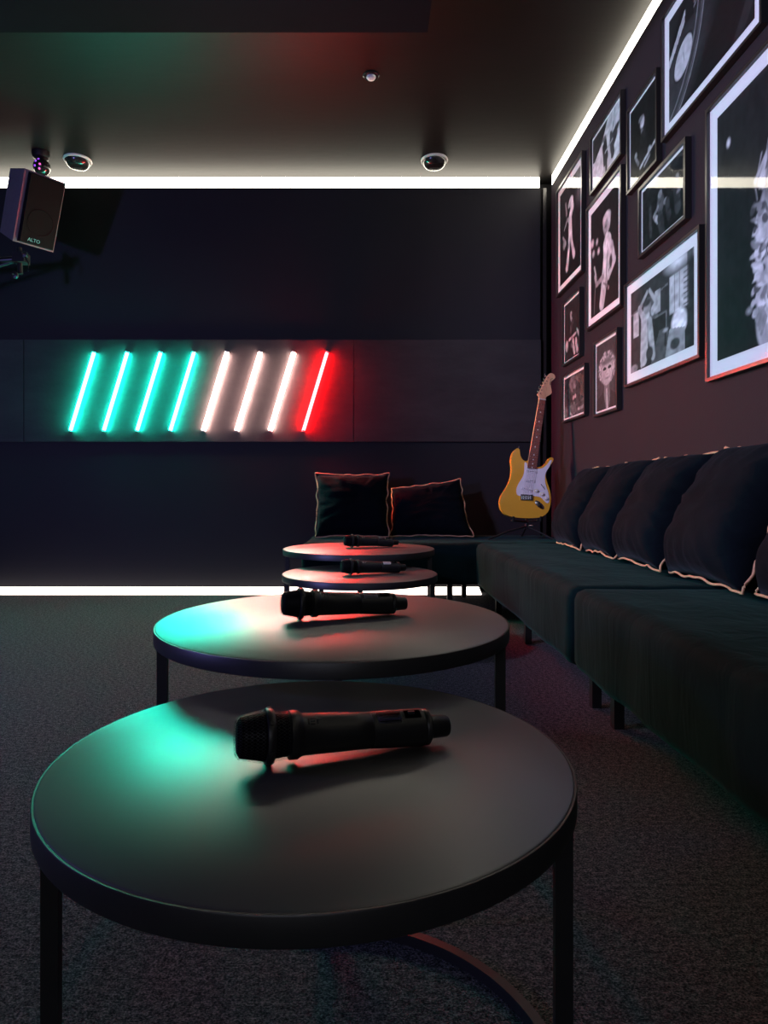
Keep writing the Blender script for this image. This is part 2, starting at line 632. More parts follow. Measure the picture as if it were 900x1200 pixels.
# ------------------------------------------------------------------ microphones
def make_mic():
    """mic along +X from the grille nose at x=0, axis at z=0"""
    root = empty('microphone', (0, 0, 0), 'x', 'microphone', 'wireless microphones on the tables')
    M = Matrix.Rotation(PI / 2, 4, 'Y')
    foam = [(0.004, 0.0025), (0.022, 0.0025), (0.0275, 0.006), (0.0335, 0.040), (0.031, 0.047), (0.0285, 0.070), (0.024, 0.072)]
    MB().lathe([(max(r - 0.002, 0.002), h + 0.001) for r, h in foam], 32, M).build('foam_core', 'mic_foam', root)

    def mesh_basket(prof, seg, name):
        b = MB()
        rows = []
        pl = spline(prof, 5, closed=False)
        L = [0.0]
        for p, q in zip(pl, pl[1:]):
            L.append(L[-1] + math.dist(p, q))
        n = int(round(L[-1] / 0.0036))
        for i in range(n + 1):
            t = L[-1] * i / n
            k = max(j for j in range(len(L)) if L[j] <= t + 1e-9)
            k = min(k, len(pl) - 2)
            f = (t - L[k]) / max(L[k + 1] - L[k], 1e-9)
            rows.append((pl[k][0] * (1 - f) + pl[k + 1][0] * f, pl[k][1] * (1 - f) + pl[k + 1][1] * f))
        vs = []
        for i, (r, h) in enumerate(rows):
            vs.append([b.bm.verts.new(M @ Vector((r * math.cos(2 * PI * (k + 0.5 * (i % 2)) / seg), r * math.sin(2 * PI * (k + 0.5 * (i % 2)) / seg), h))) for k in range(seg)])
        # diamond cells of wire: skip one row at a time
        for i in range(1, len(rows) - 1):
            for k in range(seg):
                if i % 2 == 1:
                    q = (vs[i - 1][(k + 1) % seg], vs[i][k], vs[i + 1][(k + 1) % seg], vs[i][(k + 1) % seg])
                else:
                    q = (vs[i - 1][k], vs[i][k], vs[i + 1][k], vs[i][(k + 1) % seg])
                    q = (vs[i - 1][k], vs[i][(k + 1) % seg], vs[i + 1][k], vs[i][k])
                try:
                    if i % 2 == 1:
                        b.bm.faces.new(q)
                except ValueError:
                    pass
        bmesh.ops.wireframe(b.bm, faces=b.bm.faces[:], thickness=0.0011, use_replace=True, use_even_offset=False, use_boundary=True)
        return b.build(name, 'mic_grille', root, 60)
    mesh_basket([(0.003, 0.0), (0.012, 0.0004), (0.021, 0.0010), (0.0265, 0.005), (0.030, 0.018), (0.0345, 0.041)], 44, 'grille')
    mesh_basket([(0.0335, 0.050), (0.0310, 0.062), (0.0300, 0.072)], 44, 'grille')
    MB().lathe([(0.031, 0.0395), (0.0352, 0.040), (0.0362, 0.042), (0.0362, 0.0475), (0.0345, 0.0505), (0.031, 0.0505)], 40, M).build('grille_band', 'mic_black', root)
    # flats on the band so that it does not roll
    for k in range(6):
        a = 2 * PI * (k + 0.25) / 6
        c = Vector((0.045, 0.0362 * math.sin(a), 0.0362 * math.cos(a)))
        MB().lathe([(0.0035, -0.001), (0.003, 0.001)], 8, Matrix.Translation(c) @ Matrix.Rotation(-a, 4, 'X')).build('band_stud', 'mic_black', root)
    body = [(0.026, 0.070), (0.0315, 0.072), (0.0315, 0.083), (0.029, 0.086), (0.0272, 0.090), (0.0262, 0.125), (0.0248, 0.160),
            (0.0240, 0.1845), (0.0236, 0.1850), (0.0236, 0.1860), (0.0242, 0.1865), (0.0252, 0.215), (0.0258, 0.255), (0.0255, 0.262), (0.0235, 0.264)]
    bo = MB().lathe(body, 40, M).build('handle', 'mic_black', root)
    MB().lathe([(0.0235, 0.264), (0.0246, 0.266), (0.0246, 0.271), (0.022, 0.273), (0.0165, 0.275), (0.0150, 0.300), (0.0135, 0.303), (0.004, 0.304)], 32, M).build('antenna_cap', 'mic_black', root)

    def patch(x0, x1, a0, a1, rad, mat, name, par, lift):
        b = MB()
        n = 8
        rows = []
        for x, rr in ((x0, rad[0]), (x1, rad[1])):
            rows.append([b.bm.verts.new((x, (rr + lift) * math.sin(a0 + (a1 - a0) * k / n), (rr + lift) * math.cos(a0 + (a1 - a0) * k / n))) for k in range(n + 1)])
        for k in range(n):
            b.bm.faces.new((rows[0][k], rows[1][k], rows[1][k + 1], rows[0][k + 1]))
        bmesh.ops.solidify(b.bm, geom=b.bm.faces[:], thickness=0.0008)
        return b.build(name, mat, par)
    # silver display plate with dark print rows, slide switch, printed letters (angles from the top, towards the viewer)
    patch(0.192, 0.226, R(-52), R(-8), (0.0245, 0.0255), 'mic_silver', 'display_plate', root, 0.0006)
    for k in range(4):
        a0 = R(-49 + k * 10)
        patch(0.194, 0.224, a0, a0 + R(3.2), (0.0246, 0.0255), 'ink_black', 'display_line', root, 0.0011)
    patch(0.232, 0.256, R(-40), R(-6), (0.0257, 0.0258), 'mic_foam', 'switch_well', root, 0.0005)
    MB().box(0.238, 0.247, -0.0125, -0.0075, 0.0232, 0.0268).bevel(0.001, 1).build('slide_switch', 'mic_grille', root)
    # printed marks: a small block badge of strokes
    ang = R(-38)
    for (x, w, a_, da) in ((0.094, 0.0022, -46, 20), (0.0975, 0.006, -46, 3), (0.0975, 0.006, -37, 3), (0.0975, 0.006, -28, 3), (0.106, 0.0022, -44, 14), (0.1095, 0.004, -32, 3)):
        patch(x, x + w, R(a_), R(a_ + da), (0.0271, 0.0270), 'mic_print', 'printed_mark', root, 0.0002)
    return root


mic0 = make_mic()
MIC = [  # nose x, y, table height, yaw, label
    ((-0.176, 0.855), 0.38, 17.0, 'largest black microphone, lying on the nearest coffee table'),
    ((-0.200, 1.485), 0.45, 17.0, 'black microphone lying on the second nearest coffee table'),
    ((-0.122, 2.86), 0.38, 18.0, 'black microphone lying on the lower far coffee table'),
    ((-0.132, 3.46), 0.45, 16.0, 'smallest black microphone, on the farthest coffee table by the cushions'),
]
for i, (p, th, yaw, lab) in enumerate(MIC):
    m = mic0 if i == 0 else copy_tree(mic0)
    # lies on its band (radius .0362 + studs) and the end of the handle (.0258)
    tilt = math.asin((0.0362 - 0.0258) / (0.255 - 0.045))
    m.location = (p[0], p[1], th + 0.0370 + 0.045 * math.sin(tilt))
    m.rotation_euler = (0, tilt, R(yaw))
    m['label'] = lab

# ------------------------------------------------------------------ sofas
def soft_box(x0, x1, y0, y1, z0, z1, rad, seed, amp=0.006, step=0.035):
    """upholstered block: a rounded, subdivided box with gently uneven faces"""
    def ticks(a, b):
        n = max(2, int(round((b - a) / step)))
        return [a + (b - a) * i / n for i in range(n + 1)]
    X, Y, Z = ticks(x0, x1), ticks(y0, y1), ticks(z0, z1)
    b = MB()
    cache = {}

    def vert(p):
        k = tuple(round(c, 5) for c in p)
        if k not in cache:
            cache[k] = b.bm.verts.new(p)
        return cache[k]
    for (A, B, fix, order) in ((X, Y, z0, 'xyz'), (X, Y, z1, 'xyz'), (X, Z, y0, 'xzy'), (X, Z, y1, 'xzy'), (Y, Z, x0, 'yzx'), (Y, Z, x1, 'yzx')):
        for i in range(len(A) - 1):
            for j in range(len(B) - 1):
                q = []
                for (u, v) in ((A[i], B[j]), (A[i + 1], B[j]), (A[i + 1], B[j + 1]), (A[i], B[j + 1])):
                    d = {order[0]: u, order[1]: v, order[2]: fix}
                    q.append(vert((d['x'], d['y'], d['z'])))
                b.bm.faces.new(q)
    bmesh.ops.recalc_face_normals(b.bm, faces=b.bm.faces)
    for v in b.bm.verts:
        p = v.co.copy()
        c = Vector((min(max(p.x, x0 + rad), x1 - rad), min(max(p.y, y0 + rad), y1 - rad), min(max(p.z, z0 + rad), z1 - rad)))
        d = p - c
        if d.length > 1e-6:
            d.normalize()
            w = mnoise.noise(Vector((p.x * 5 + seed, p.y * 5, p.z * 2.0))) * amp + mnoise.noise(Vector((p.x * 16, p.y * 16 + seed, p.z * 3))) * amp * 0.45
            crown = 0.0
            v.co = c + d * (rad + w)
    return b


def make_sofa(name, x0, x1, y0, y1, label, seed, legs):
    root = empty(name, ((x0 + x1) / 2, (y0 + y1) / 2, 0), label, 'sofa', 'low green velvet seat blocks')
    cx, cy = (x0 + x1) / 2, (y0 + y1) / 2
    soft_box(x0 - cx, x1 - cx, y0 - cy, y1 - cy, 0.165, 0.43, 0.035, seed).build('seat_block', 'sofa_velvet', root, 60)
    for lx, ly in legs:
        MB().box(lx - cx - 0.016, lx - cx + 0.016, ly - cy - 0.016, ly - cy + 0.016, 0.0, 0.185).bevel(0.002, 1).build('leg', 'leg_black', root)
    return root


make_sofa('sofa', 0.665, 1.335, 2.15, 4.06, 'far velvet seat block along the photo wall, reaching the corner', 3.1,
          [(0.785, 2.26), (1.25, 2.26), (0.785, 3.22), (1.25, 3.22), (0.785, 3.95), (1.25, 3.95)])
make_sofa('sofa', 0.665, 1.335, 0.10, 2.145, 'nearest dark velvet seat block, cut by the right edge', 8.7,
          [(0.785, 2.06), (1.25, 2.06), (0.785, 0.2), (1.25, 0.2)])
make_sofa('sofa', -0.42, 1.335, 4.065, 4.835, 'velvet seat block along the back wall under the guitar', 5.3,
          [(-0.34, 4.15), (-0.34, 4.70), (0.515, 4.15), (0.68, 4.66), (1.25, 4.15), (1.25, 4.70)])

# ------------------------------------------------------------------ cushions
def make_cushion(w, h, t, seed, label, sag=0.0):
    """face towards -Y, standing on the middle of its lower edge at the origin"""
    root = empty('cushion', (0, 0, 0), label, 'cushion', 'dark velvet cushions with tan piping')
    N = 36
    rnd = random.Random(seed)

    def edge(u, v):
        # pinched sides, slightly pulled corners
        px = u * (1 - 0.055 * (1 - v * v) * abs(u))
        pz = v * (1 - 0.055 * (1 - u * u) * abs(v))
        x = px * w / 2
        z = pz * h / 2
        top, right = (v + 1) / 2, (u + 1) / 2
        z -= sag * top * top * (1 - right)
        x -= sag * 1.1 * top * right
        return x, z
    b = MB()
    grids = []
    for s in (-1, 1):
        g = []
        for j in range(N + 1):
            row = []
            for i in range(N + 1):
                u, v = -1 + 2 * i / N, -1 + 2 * j / N
                x, z = edge(u, v)
                th = (max(0.0, 1 - abs(u) ** 3.2) * max(0.0, 1 - abs(v) ** 3.2)) ** 0.48
                # heavier fill below
                th *= 1 + 0.18 * (-v) * (1 - v * v)
                wr = 0.0
                e = max(abs(u), abs(v))
                near = max(0.0, e - 0.45) / 0.55
                ang = math.atan2(v, u)
                wr = near * (1 - e ** 8) * (mnoise.noise(Vector((math.cos(ang) * 7 + seed, math.sin(ang) * 7, e * 1.4 + s)))) * 0.020
                wr += mnoise.noise(Vector((u * 2.2 + seed, v * 4.5, s * 3.0))) * 0.010 * th
                y = s * (t / 2 * th + (wr if th > 0.02 else 0))
                row.append((x, y, z + h / 2))
            g.append(row)
        grids.append(g)
    cache = {}

    def V(s, i, j):
        k = (i, j) if (i in (0, N) or j in (0, N)) else (s, i, j)
        if k not in cache:
            cache[k] = b.bm.verts.new(grids[s][j][i])
        return cache[k]
    for s in (0, 1):
        for j in range(N):
            for i in range(N):
                b.bm.faces.new((V(s, i, j), V(s, i + 1, j), V(s, i + 1, j + 1), V(s, i, j + 1)))
    b.build('cushion_body', 'cushion_velvet', root, 80)
    # piping cord around the seam, a little wavy
    pts = []
    ring = [(-1 + 2 * k / 24, -1) for k in range(24)] + [(1, -1 + 2 * k / 24) for k in range(24)] + [(1 - 2 * k / 24, 1) for k in range(24)] + [(-1, 1 - 2 * k / 24) for k in range(24)]
    for k, (u, v) in enumerate(ring):
        x, z = edge(u * 1.015, v * 1.015)
        a = 2 * PI * k / len(ring)
        wv = mnoise.noise(Vector((math.cos(a) * 5 + seed, math.sin(a) * 5, 0.3)))
        wy = mnoise.noise(Vector((math.cos(a) * 5 + seed + 20, math.sin(a) * 5, 0.7)))
        nx, nz = (u if abs(u) >= 1 else 0), (v if abs(v) >= 1 else 0)
        pts.append((x + nx * (0.004 + wv * 0.014), wy * 0.020, max(z + nz * (0.004 + wv * 0.012) + h / 2, -0.001)))
    pts2 = []
    n = len(pts)
    for i in range(n):
        p0, p1, p2, p3 = (Vector(pts[(i + k - 1) % n]) for k in range(4))
        for t_ in (0, 0.5):
            pts2.append(0.5 * ((2 * p1) + (p2 - p0) * t_ + (2 * p0 - 5 * p1 + 4 * p2 - p3) * t_ ** 2 + (3 * p1 - p0 - 3 * p2 + p3) * t_ ** 3))
    MB().tube(pts2, 0.0044, 7, closed=True).build('piping', 'piping_cord', root, 80)
    return root


def put_cushion(loc, yaw, lean, w, h, t, seed, label, sag=0.0, roll=0.0):
    c = make_cushion(w, h, t, seed, label, sag)
    c.rotation_mode = 'QUATERNION'
    q = Matrix.Rotation(R(yaw), 4, 'Z') @ Matrix.Rotation(R(lean), 4, 'X') @ Matrix.Rotation(R(roll), 4, 'Y')
    c.rotation_quaternion = q.to_quaternion()
    c.location = loc
    # the soft back is pressed flat where it leans on the right wall
    M = Matrix.Translation(loc) @ q
    Mi = M.inverted()
    for ch in c.children:
        for v in ch.data.vertices:
            p = M @ v.co
            if p.x > XR - 0.004:
                p.x = XR - 0.004
                v.co = Mi @ p
    return c


put_cushion((-0.115, 4.50, 0.440), 0, -14, 0.50, 0.445, 0.17, 1.3, 'upright square cushion left of the other on the back seat')
put_cushion((0.440, 4.56, 0.440), -3, -16, 0.56, 0.415, 0.17, 4.9, 'slumped cushion with drooping top left corner on the back seat', sag=0.07)
# along the photo wall, facing the room (-X)
RC = [
    (3.60, 0.48, 0.47, 2.2, 'farthest cushion along the photo wall, nearest the guitar'),
    (3.12, 0.465, 0.48, 6.6, 'second farthest cushion along the photo wall'),
    (2.66, 0.485, 0.48, 9.4, 'third farthest cushion, under the landscape photograph of a robed person'),
    (2.15, 0.53, 0.49, 12.8, 'largest looking cushion leaning on the photo wall'),
    (1.575, 0.54, 0.48, 15.1, 'cushion cut by the right edge of the picture'),
]
for y, w, h, sd, lab in RC:
    put_cushion((1.10, y + 0.01, 0.450), -90 - 3, -25, w, h + 0.005, 0.24, sd, lab)

# ------------------------------------------------------------------ electric guitar on its stand
GS = 4.30 / 765


def gp(x, y):
    """point of the guitar's front, in metres from the foot of the body"""
    return ((x - 617) * GS, (607 - y) * GS)


def trace(pts, sc, ox, oy):
    return [gp(x / sc + ox, y / sc + oy) for x, y in pts]


def make_guitar():
    root = empty('electric_guitar', (1.040, 4.30, 0.577), 'yellow electric guitar with white pickguard on a stand in the corner', 'guitar', rot=(R(-7), 0, 0))
    body = trace([(264, 128), (232, 148), (205, 190), (192, 260), (196, 340), (190, 420), (165, 500), (120, 580), (75, 650), (57, 720), (65, 790),
                  (100, 840), (160, 875), (250, 892), (350, 897), (440, 894), (510, 880), (570, 835), (600, 770), (612, 690), (605, 600), (580, 510),
                  (564, 440), (575, 380), (610, 330), (640, 290), (655, 250), (640, 232), (612, 235), (590, 265), (560, 305), (520, 330), (480, 338),
                  (450, 330), (385, 265), (350, 272), (315, 250), (296, 210), (290, 168), (284, 138)], 9.23, 580, 510)
    o = MB().prism(spline(body, 4), 0, 0.045).bevel(0.008, 3, 50).build('body', 'guitar_yellow', root, 50)
    guard = trace([(338, 290), (330, 390), (310, 450), (265, 520), (241, 580), (245, 638), (280, 655), (350, 655), (420, 655), (500, 672), (545, 718), (575, 735), (595, 700),
                   (586, 620), (562, 540), (553, 470), (565, 400), (606, 335), (634, 270), (618, 262), (588, 302), (540, 345), (490, 356), (450, 352), (372, 338), (362, 296)], 9.23, 580, 510)
    gs = spline(guard, 3)
    MB().prism(gs, -0.0025, 0.0).build('pickguard', 'pickguard_white', root, 30)
    cx = sum(p[0] for p in gs) / len(gs)
    cz = sum(p[1] for p in gs) / len(gs)
    # neck, fretboard and frets
    bl, br = gp(619.3, 548), gp(630.0, 549)
    tl, tr = gp(636.2, 464), gp(643.4, 465.4)
    MB().prism([bl, br, tr, tl], -0.006, 0.016).bevel(0.003, 2).build('neck', 'maple', root)
    fb = MB().prism([bl, br, tr, tl], -0.011, -0.006).build('fretboard', 'rosewood', root, 0)
    for k in range(1, 22):
        s = 1 - 2 ** (-k / 12)
        f = min(s / 0.703, 1)
        l = Vector(tl).lerp(Vector(bl), f)
        r_ = Vector(tr).lerp(Vector(br), f)
        MB().rod((l.x, -0.0115, l.y), (r_.x, -0.0115, r_.y), 0.0012, 6).build('fret', 'chrome', fb)
        if k in (3, 5, 7, 9, 12, 15, 17, 19, 21):
            s2 = 1 - 2 ** (-(k - 0.5) / 12)
            f2 = s2 / 0.703
            c = (Vector(tl).lerp(Vector(bl), f2) + Vector(tr).lerp(Vector(br), f2)) / 2
            MB().rod((c.x, -0.0122, c.y), (c.x, -0.0105, c.y), 0.0042, 10).build('dot_inlay', 'ivory_plastic', fb)
    hs = trace([(250, 890), (248, 810), (205, 752), (240, 700), (300, 600), (360, 480), (430, 340), (490, 240), (540, 185), (600, 160), (662, 185), (702, 240), (702, 300),
                (650, 345), (602, 390), (575, 440), (580, 540), (596, 650), (590, 722), (530, 770), (470, 805), (430, 850), (412, 900)], 22.5, 625, 425)
    MB().prism(spline(hs, 3), -0.004, 0.010).bevel(0.002, 2, 50).build('headstock', 'maple', root)
    n0, n1 = gp(636, 464.2), gp(643.8, 465.6)
    MB().rod((n0[0], -0.012, n0[1]), (n1[0], -0.012, n1[1]), 0.003, 8).build('nut', 'ivory_plastic', root)
    # script-like mark on the headstock
    mk = trace([(560, 490), (555, 440), (580, 385), (570, 350), (610, 320), (640, 318)], 22.5, 625, 425)
    MB().tube([(x, -0.0045, z) for x, z in spline(mk, 4, False)], 0.0016, 6).build('maker_mark', 'ink_black', root)
    pegs = trace([(215, 655), (255, 575), (305, 480), (355, 395), (400, 325), (440, 220)], 22.5, 625, 425)
    posts = trace([(280, 725), (322, 640), (370, 540), (415, 450), (458, 385), (500, 295)], 22.5, 625, 425)
    for p, q in zip(pegs, posts):
        t_ = peg_base('tuning_peg', root)
        MB().rod((q[0], 0.004, q[1]), (p[0] + 0.004, 0.004, p[1] + 0.001), 0.002, 6).build('peg_shaft', 'chrome', t_)
        MB().lathe([(0.002, -0.004), (0.0062, -0.003), (0.0066, 0.003), (0.002, 0.004)], 10,
                   Matrix.Translation((p[0], 0.004, p[1])) @ Matrix.Rotation(R(70), 4, 'Y')).build('peg_button', 'chrome', t_)
        MB().rod((q[0], -0.012, q[1]), (q[0], -0.003, q[1]), 0.0036, 10).build('string_post', 'chrome', t_)
    # pickups
    for (px, py) in ((403, 386), (381, 489), (350, 583)):
        c = gp(px / 9.23 + 580, py / 9.23 + 510)
        rot = R(-8) if py < 550 else R(-16)
        m = Matrix.Translation((c[0], -0.0025, c[1])) @ Matrix.Rotation(-rot, 4, 'Y')
        pk = MB().box(-0.036, 0.036, -0.006, 0.0, -0.008, 0.008).bevel(0.004, 2).xform(m).build('pickup', 'pickguard_white', root)
        for k in range(6):
            MB().rod((-0.026 + k * 0.0104, -0.0075, 0), (-0.026 + k * 0.0104, -0.005, 0), 0.0026, 8).xform(m).build('pole_piece', 'chrome', pk)
    for (px, py) in ((455, 600), (515, 638), (560, 685)):
        c = gp(px / 9.23 + 580, py / 9.23 + 510)
        m = Matrix.Translation((c[0], -0.0025, c[1])) @ Matrix.Rotation(PI / 2, 4, 'X')
        k_ = MB().lathe([(0.0125, 0), (0.0125, 0.003), (0.0115, 0.004)], 20, m).build('control_knob', 'knob_gold_rim', root)
        MB().lathe([(0.0095, 0.003), (0.0080, 0.012), (0.006, 0.0125)], 20, m).build('knob_cap', 'pickguard_white', k_)
    a, b_ = gp(635, 567), gp(639.6, 573.3)
    MB().rod((a[0], -0.003, a[1]), (b_[0], -0.003, b_[1]), 0.0022, 6).build('selector_slot', 'ink_black', root)
    m_ = ((a[0] + b_[0]) / 2, (a[1] + b_[1]) / 2)
    MB().rod((m_[0], -0.003, m_[1]), (m_[0], -0.013, m_[1] + 0.004), 0.002, 6).build('selector_tip', 'ivory_plastic', root)
    # bridge and saddles
    c = gp(347 / 9.23 + 580, 672 / 9.23 + 510)
    br_ = MB().box(-0.040, 0.040, -0.008, 0.0, -0.019, 0.019).bevel(0.002, 1).xform(Matrix.Translation((c[0], 0, c[1])) @ Matrix.Rotation(R(3), 4, 'Y')).build('bridge', 'chrome', root)
    for k in range(6):
        x = c[0] - 0.0285 + k * 0.0114
        MB().box(x - 0.004, x + 0.004, -0.014, -0.008, c[1] - 0.012, c[1] + 0.008).bevel(0.001, 1).build('saddle', 'chrome', br_)
    # strings
    for k in range(6):
        f = (k + 0.5) / 6
        p0 = Vector((c[0] - 0.0285 + k * 0.0114, -0.015, c[1]))
        tp = Vector(tl).lerp(Vector(tr), f)
        p1 = Vector((tp.x, -0.0155, tp.y))
        q = posts[k]
        MB().tube([p0, p1, (q[0], -0.008, q[1])], 0.0006, 4).build('string', 'chrome', root)
    # jack plate
    jc = gp(485 / 9.23 + 580, 752 / 9.23 + 510)
    jm = Matrix.Translation((jc[0], 0, jc[1])) @ Matrix.Rotation(R(43), 4, 'Y')
    jp = MB().lathe([(1, 0.0), (1, 0.002), (0.93, 0.0032)], 24, jm @ Matrix.Rotation(PI / 2, 4, 'X') @ Matrix.Diagonal((0.039, 0.017, 1, 1))).build('jack_plate', 'chrome', root)
    MB().lathe([(0.0055, 0.003), (0.0055, 0.0042)], 12, jm @ Matrix.Rotation(PI / 2, 4, 'X')).build('jack_socket', 'ink_black', jp)
    e = gp(611.2, 522.5)
    MB().rod((e[0] - 0.004, 0.02, e[1] - 0.008), (e[0] + 0.003, 0.02, e[1] + 0.008), 0.004, 8).build('strap_button', 'chrome', root)
    return root


_peg_n = [0]


def peg_base(name, parent):
    # the small housing that carries the pieces of one tuner
    posts = trace([(280, 725), (322, 640), (370, 540), (415, 450), (458, 385), (500, 295)], 22.5, 625, 425)
    q = posts[_peg_n[0] % 6]
    _peg_n[0] += 1
    return MB().box(q[0] - 0.007, q[0] + 0.007, 0.009, 0.017, q[1] - 0.006, q[1] + 0.006).bevel(0.0015, 1).build(name, 'chrome', parent)


guitar = make_guitar()

st = empty('guitar_stand', (1.02, 4.38, 0.43), 'thin black guitar stand under the yellow guitar', 'stand')
hub = Vector((0.04, 0.0, 0.125))
MB().tube([(-0.235, -0.10, 0.008), (-0.10, -0.05, 0.055), (hub.x, hub.y - 0.004, 0.088)], 0.006, 8).build('foot', 'leg_black', st)
MB().tube([(0.20, -0.06, 0.008), (0.12, -0.03, 0.05), (hub.x, hub.y - 0.004, 0.088)], 0.006, 8).build('foot', 'leg_black', st)
MB().tube([(0.06, 0.22, 0.008), (0.05, 0.10, 0.055), (hub.x, hub.y, 0.088)], 0.006, 8).build('foot', 'leg_black', st)
MB().rod((hub.x, hub.y, 0.075), (hub.x, hub.y + 0.02, 0.36), 0.008, 10).build('upright', 'leg_black', st)
MB().lathe([(0.012, -0.018), (0.014, 0.0), (0.012, 0.018)], 14, Matrix.Translation((hub.x, hub.y, 0.09))).build('collar', 'housing_black', st)
MB().rod((hub.x + 0.012, hub.y - 0.01, 0.09), (hub.x + 0.036, hub.y - 0.03, 0.094), 0.007, 10).build('clamp_knob', 'chrome', st)
for s in (-1, 1):
    MB().tube([(hub.x, hub.y, 0.118), (hub.x - 0.02 + s * 0.085, hub.y - 0.02, 0.128), (hub.x - 0.02 + s * 0.09, hub.y - 0.095, 0.130), (hub.x - 0.02 + s * 0.09, hub.y - 0.100, 0.158)], 0.0075, 8).build('cradle_arm', 'leg_black', st)
MB().tube([(hub.x - 0.055, hub.y - 0.005, 0.33), (hub.x - 0.045, hub.y + 0.02, 0.33), (hub.x, hub.y + 0.016, 0.33), (hub.x + 0.045, hub.y + 0.02, 0.33), (hub.x + 0.055, hub.y - 0.005, 0.33)], 0.006, 8).build('back_yoke', 'leg_black', st)

# ------------------------------------------------------------------ framed photographs
class Art:
    def __init__(self, w, h, px=190, seed=0):
        self.nx = max(20, int(w * px))
        self.ny = max(20, int(h * px))
        u = (np.arange(self.nx + 1)) / self.nx
        v = (np.arange(self.ny + 1)) / self.ny
        self.U, self.V = np.meshgrid(u, v)
        self.asp = w / h
        self.img = np.zeros_like(self.U)
        self.rng = np.random.RandomState(seed)

    def bg(self, a, b=None, horiz=False):
        b = a if b is None else b
        t = self.U if horiz else self.V
        self.img = a + (b - a) * t

    def _mix(self, mask, val):
        self.img = self.img * (1 - mask) + val * mask

    def ell(self, cx, cy, rx, ry, val, rot=0, soft=0.02, k=1.0):
        dx = (self.U - cx) * self.asp
        dy = self.V - cy
        c, s = math.cos(R(rot)), math.sin(R(rot))
        x = dx * c + dy * s
        y = -dx * s + dy * c
        rx = rx * self.asp
        d = np.sqrt((x / rx) ** 2 + (y / ry) ** 2) - 1
        m = np.clip(0.5 - d * min(rx, ry) / max(soft, 1e-4), 0, 1) * k
        self._mix(m, val)

    def cap(self, p, q, r0, r1, val, soft=0.015, k=1.0):
        px, py = p[0] * self.asp, p[1]
        qx, qy = q[0] * self.asp, q[1]
        X, Y = self.U * self.asp, self.V
        dx, dy = qx - px, qy - py
        L = dx * dx + dy * dy + 1e-9
        t = np.clip(((X - px) * dx + (Y - py) * dy) / L, 0, 1)
        d = np.sqrt((X - px - t * dx) ** 2 + (Y - py - t * dy) ** 2) - (r0 + (r1 - r0) * t)
        self._mix(np.clip(0.5 - d / soft, 0, 1) * k, val)

    def rect(self, x0, x1, y0, y1, val, soft=0.01, k=1.0):
        m = np.clip((self.U - x0) / soft + .5, 0, 1) * np.clip((x1 - self.U) / soft + .5, 0, 1) * np.clip((self.V - y0) / soft + .5, 0, 1) * np.clip((y1 - self.V) / soft + .5, 0, 1)
        self._mix(m * k, val)

    def poly(self, pts, val, k=1.0):
        inside = np.zeros(self.U.shape, bool)
        n = len(pts)
        for i in range(n):
            x0, y0 = pts[i]
            x1, y1 = pts[(i + 1) % n]
            if y0 == y1:
                continue
            c = ((self.V >= y0) != (self.V >= y1)) & (self.U < (x1 - x0) * (self.V - y0) / (y1 - y0) + x0)
            inside ^= c
        self._mix(inside * k, val)

    def grain(self, amt, cells=14):
        n = self.rng.rand(cells + 2, cells + 2)
        xi = self.U * cells
        yi = self.V * cells
        x0 = np.floor(xi).astype(int)
        y0 = np.floor(yi).astype(int)
        fx, fy = xi - x0, yi - y0
        g = (n[y0, x0] * (1 - fx) * (1 - fy) + n[y0, x0 + 1] * fx * (1 - fy) + n[y0 + 1, x0] * (1 - fx) * fy + n[y0 + 1, x0 + 1] * fx * fy)
        self.img = np.clip(self.img * (1 + amt * (g - 0.5) * 2), 0, 1)


def art_dancer(a):       # tall: lone stage figure in pale flared trousers
    a.bg(0.006, 0.03)
    a.cap((.30, .82), (.34, .70), .020, .022, .30)
    a.cap((.58, .77), (.62, .70), .055, .050, .75)
    a.cap((.62, .70), (.50, .60), .050, .045, .65)
    a.cap((.50, .60), (.38, .63), .030, .018, .55)
    a.cap((.38, .63), (.22, .56), .016, .010, .40)
    a.ell(.56, .775, .10, .045, .8)
    a.ell(.47, .76, .05, .03, .5)
    a.cap((.52, .58), (.47, .34), .042, .034, .72)
    a.cap((.54, .58), (.58, .36), .040, .032, .66)
    a.cap((.47, .34), (.36, .12), .028, .045, .62)
    a.cap((.58, .36), (.70, .18), .026, .042, .55)
    a.cap((.16, .50), (.28, .40), .012, .030, .35)
    a.ell(.22, .40, .06, .05, .30)
    a.ell(.95, .88, .1, .12, .35, soft=.2, k=.6)
    a.grain(.5, 18)


def art_stringplayer(a):  # player with a guitar, bright ground behind
    a.bg(.62, .55)
    a.poly([(0, .45), (.35, .68), (.55, .98), (.52, 1), (0, 1)], .03)
    a.poly([(.0, .0), (.25, .0), (.30, .42), (0, .52)], .65)
    a.cap((.46, .62), (.50, .30), .08, .10, .03)
    a.cap((.40, .56), (.44, .20), .05, .06, .04)
    a.ell(.43, .70, .07, .05, .16)
    a.cap((.70, .52), (.80, .98), .013, .010, .05)
    a.ell(.76, .42, .13, .10, .05, rot=25)
    a.ell(.80, .55, .16, .07, .05, rot=15)
    a.cap((.66, .60), (.72, .20), .06, .10, .06)
    a.cap((.46, .40), (.72, .46), .02, .02, .4)
    a.cap((.50, .24), (.50, .04), .06, .05, .05)
    a.ell(.62, .16, .05, .12, .5)
    a.grain(.35, 16)


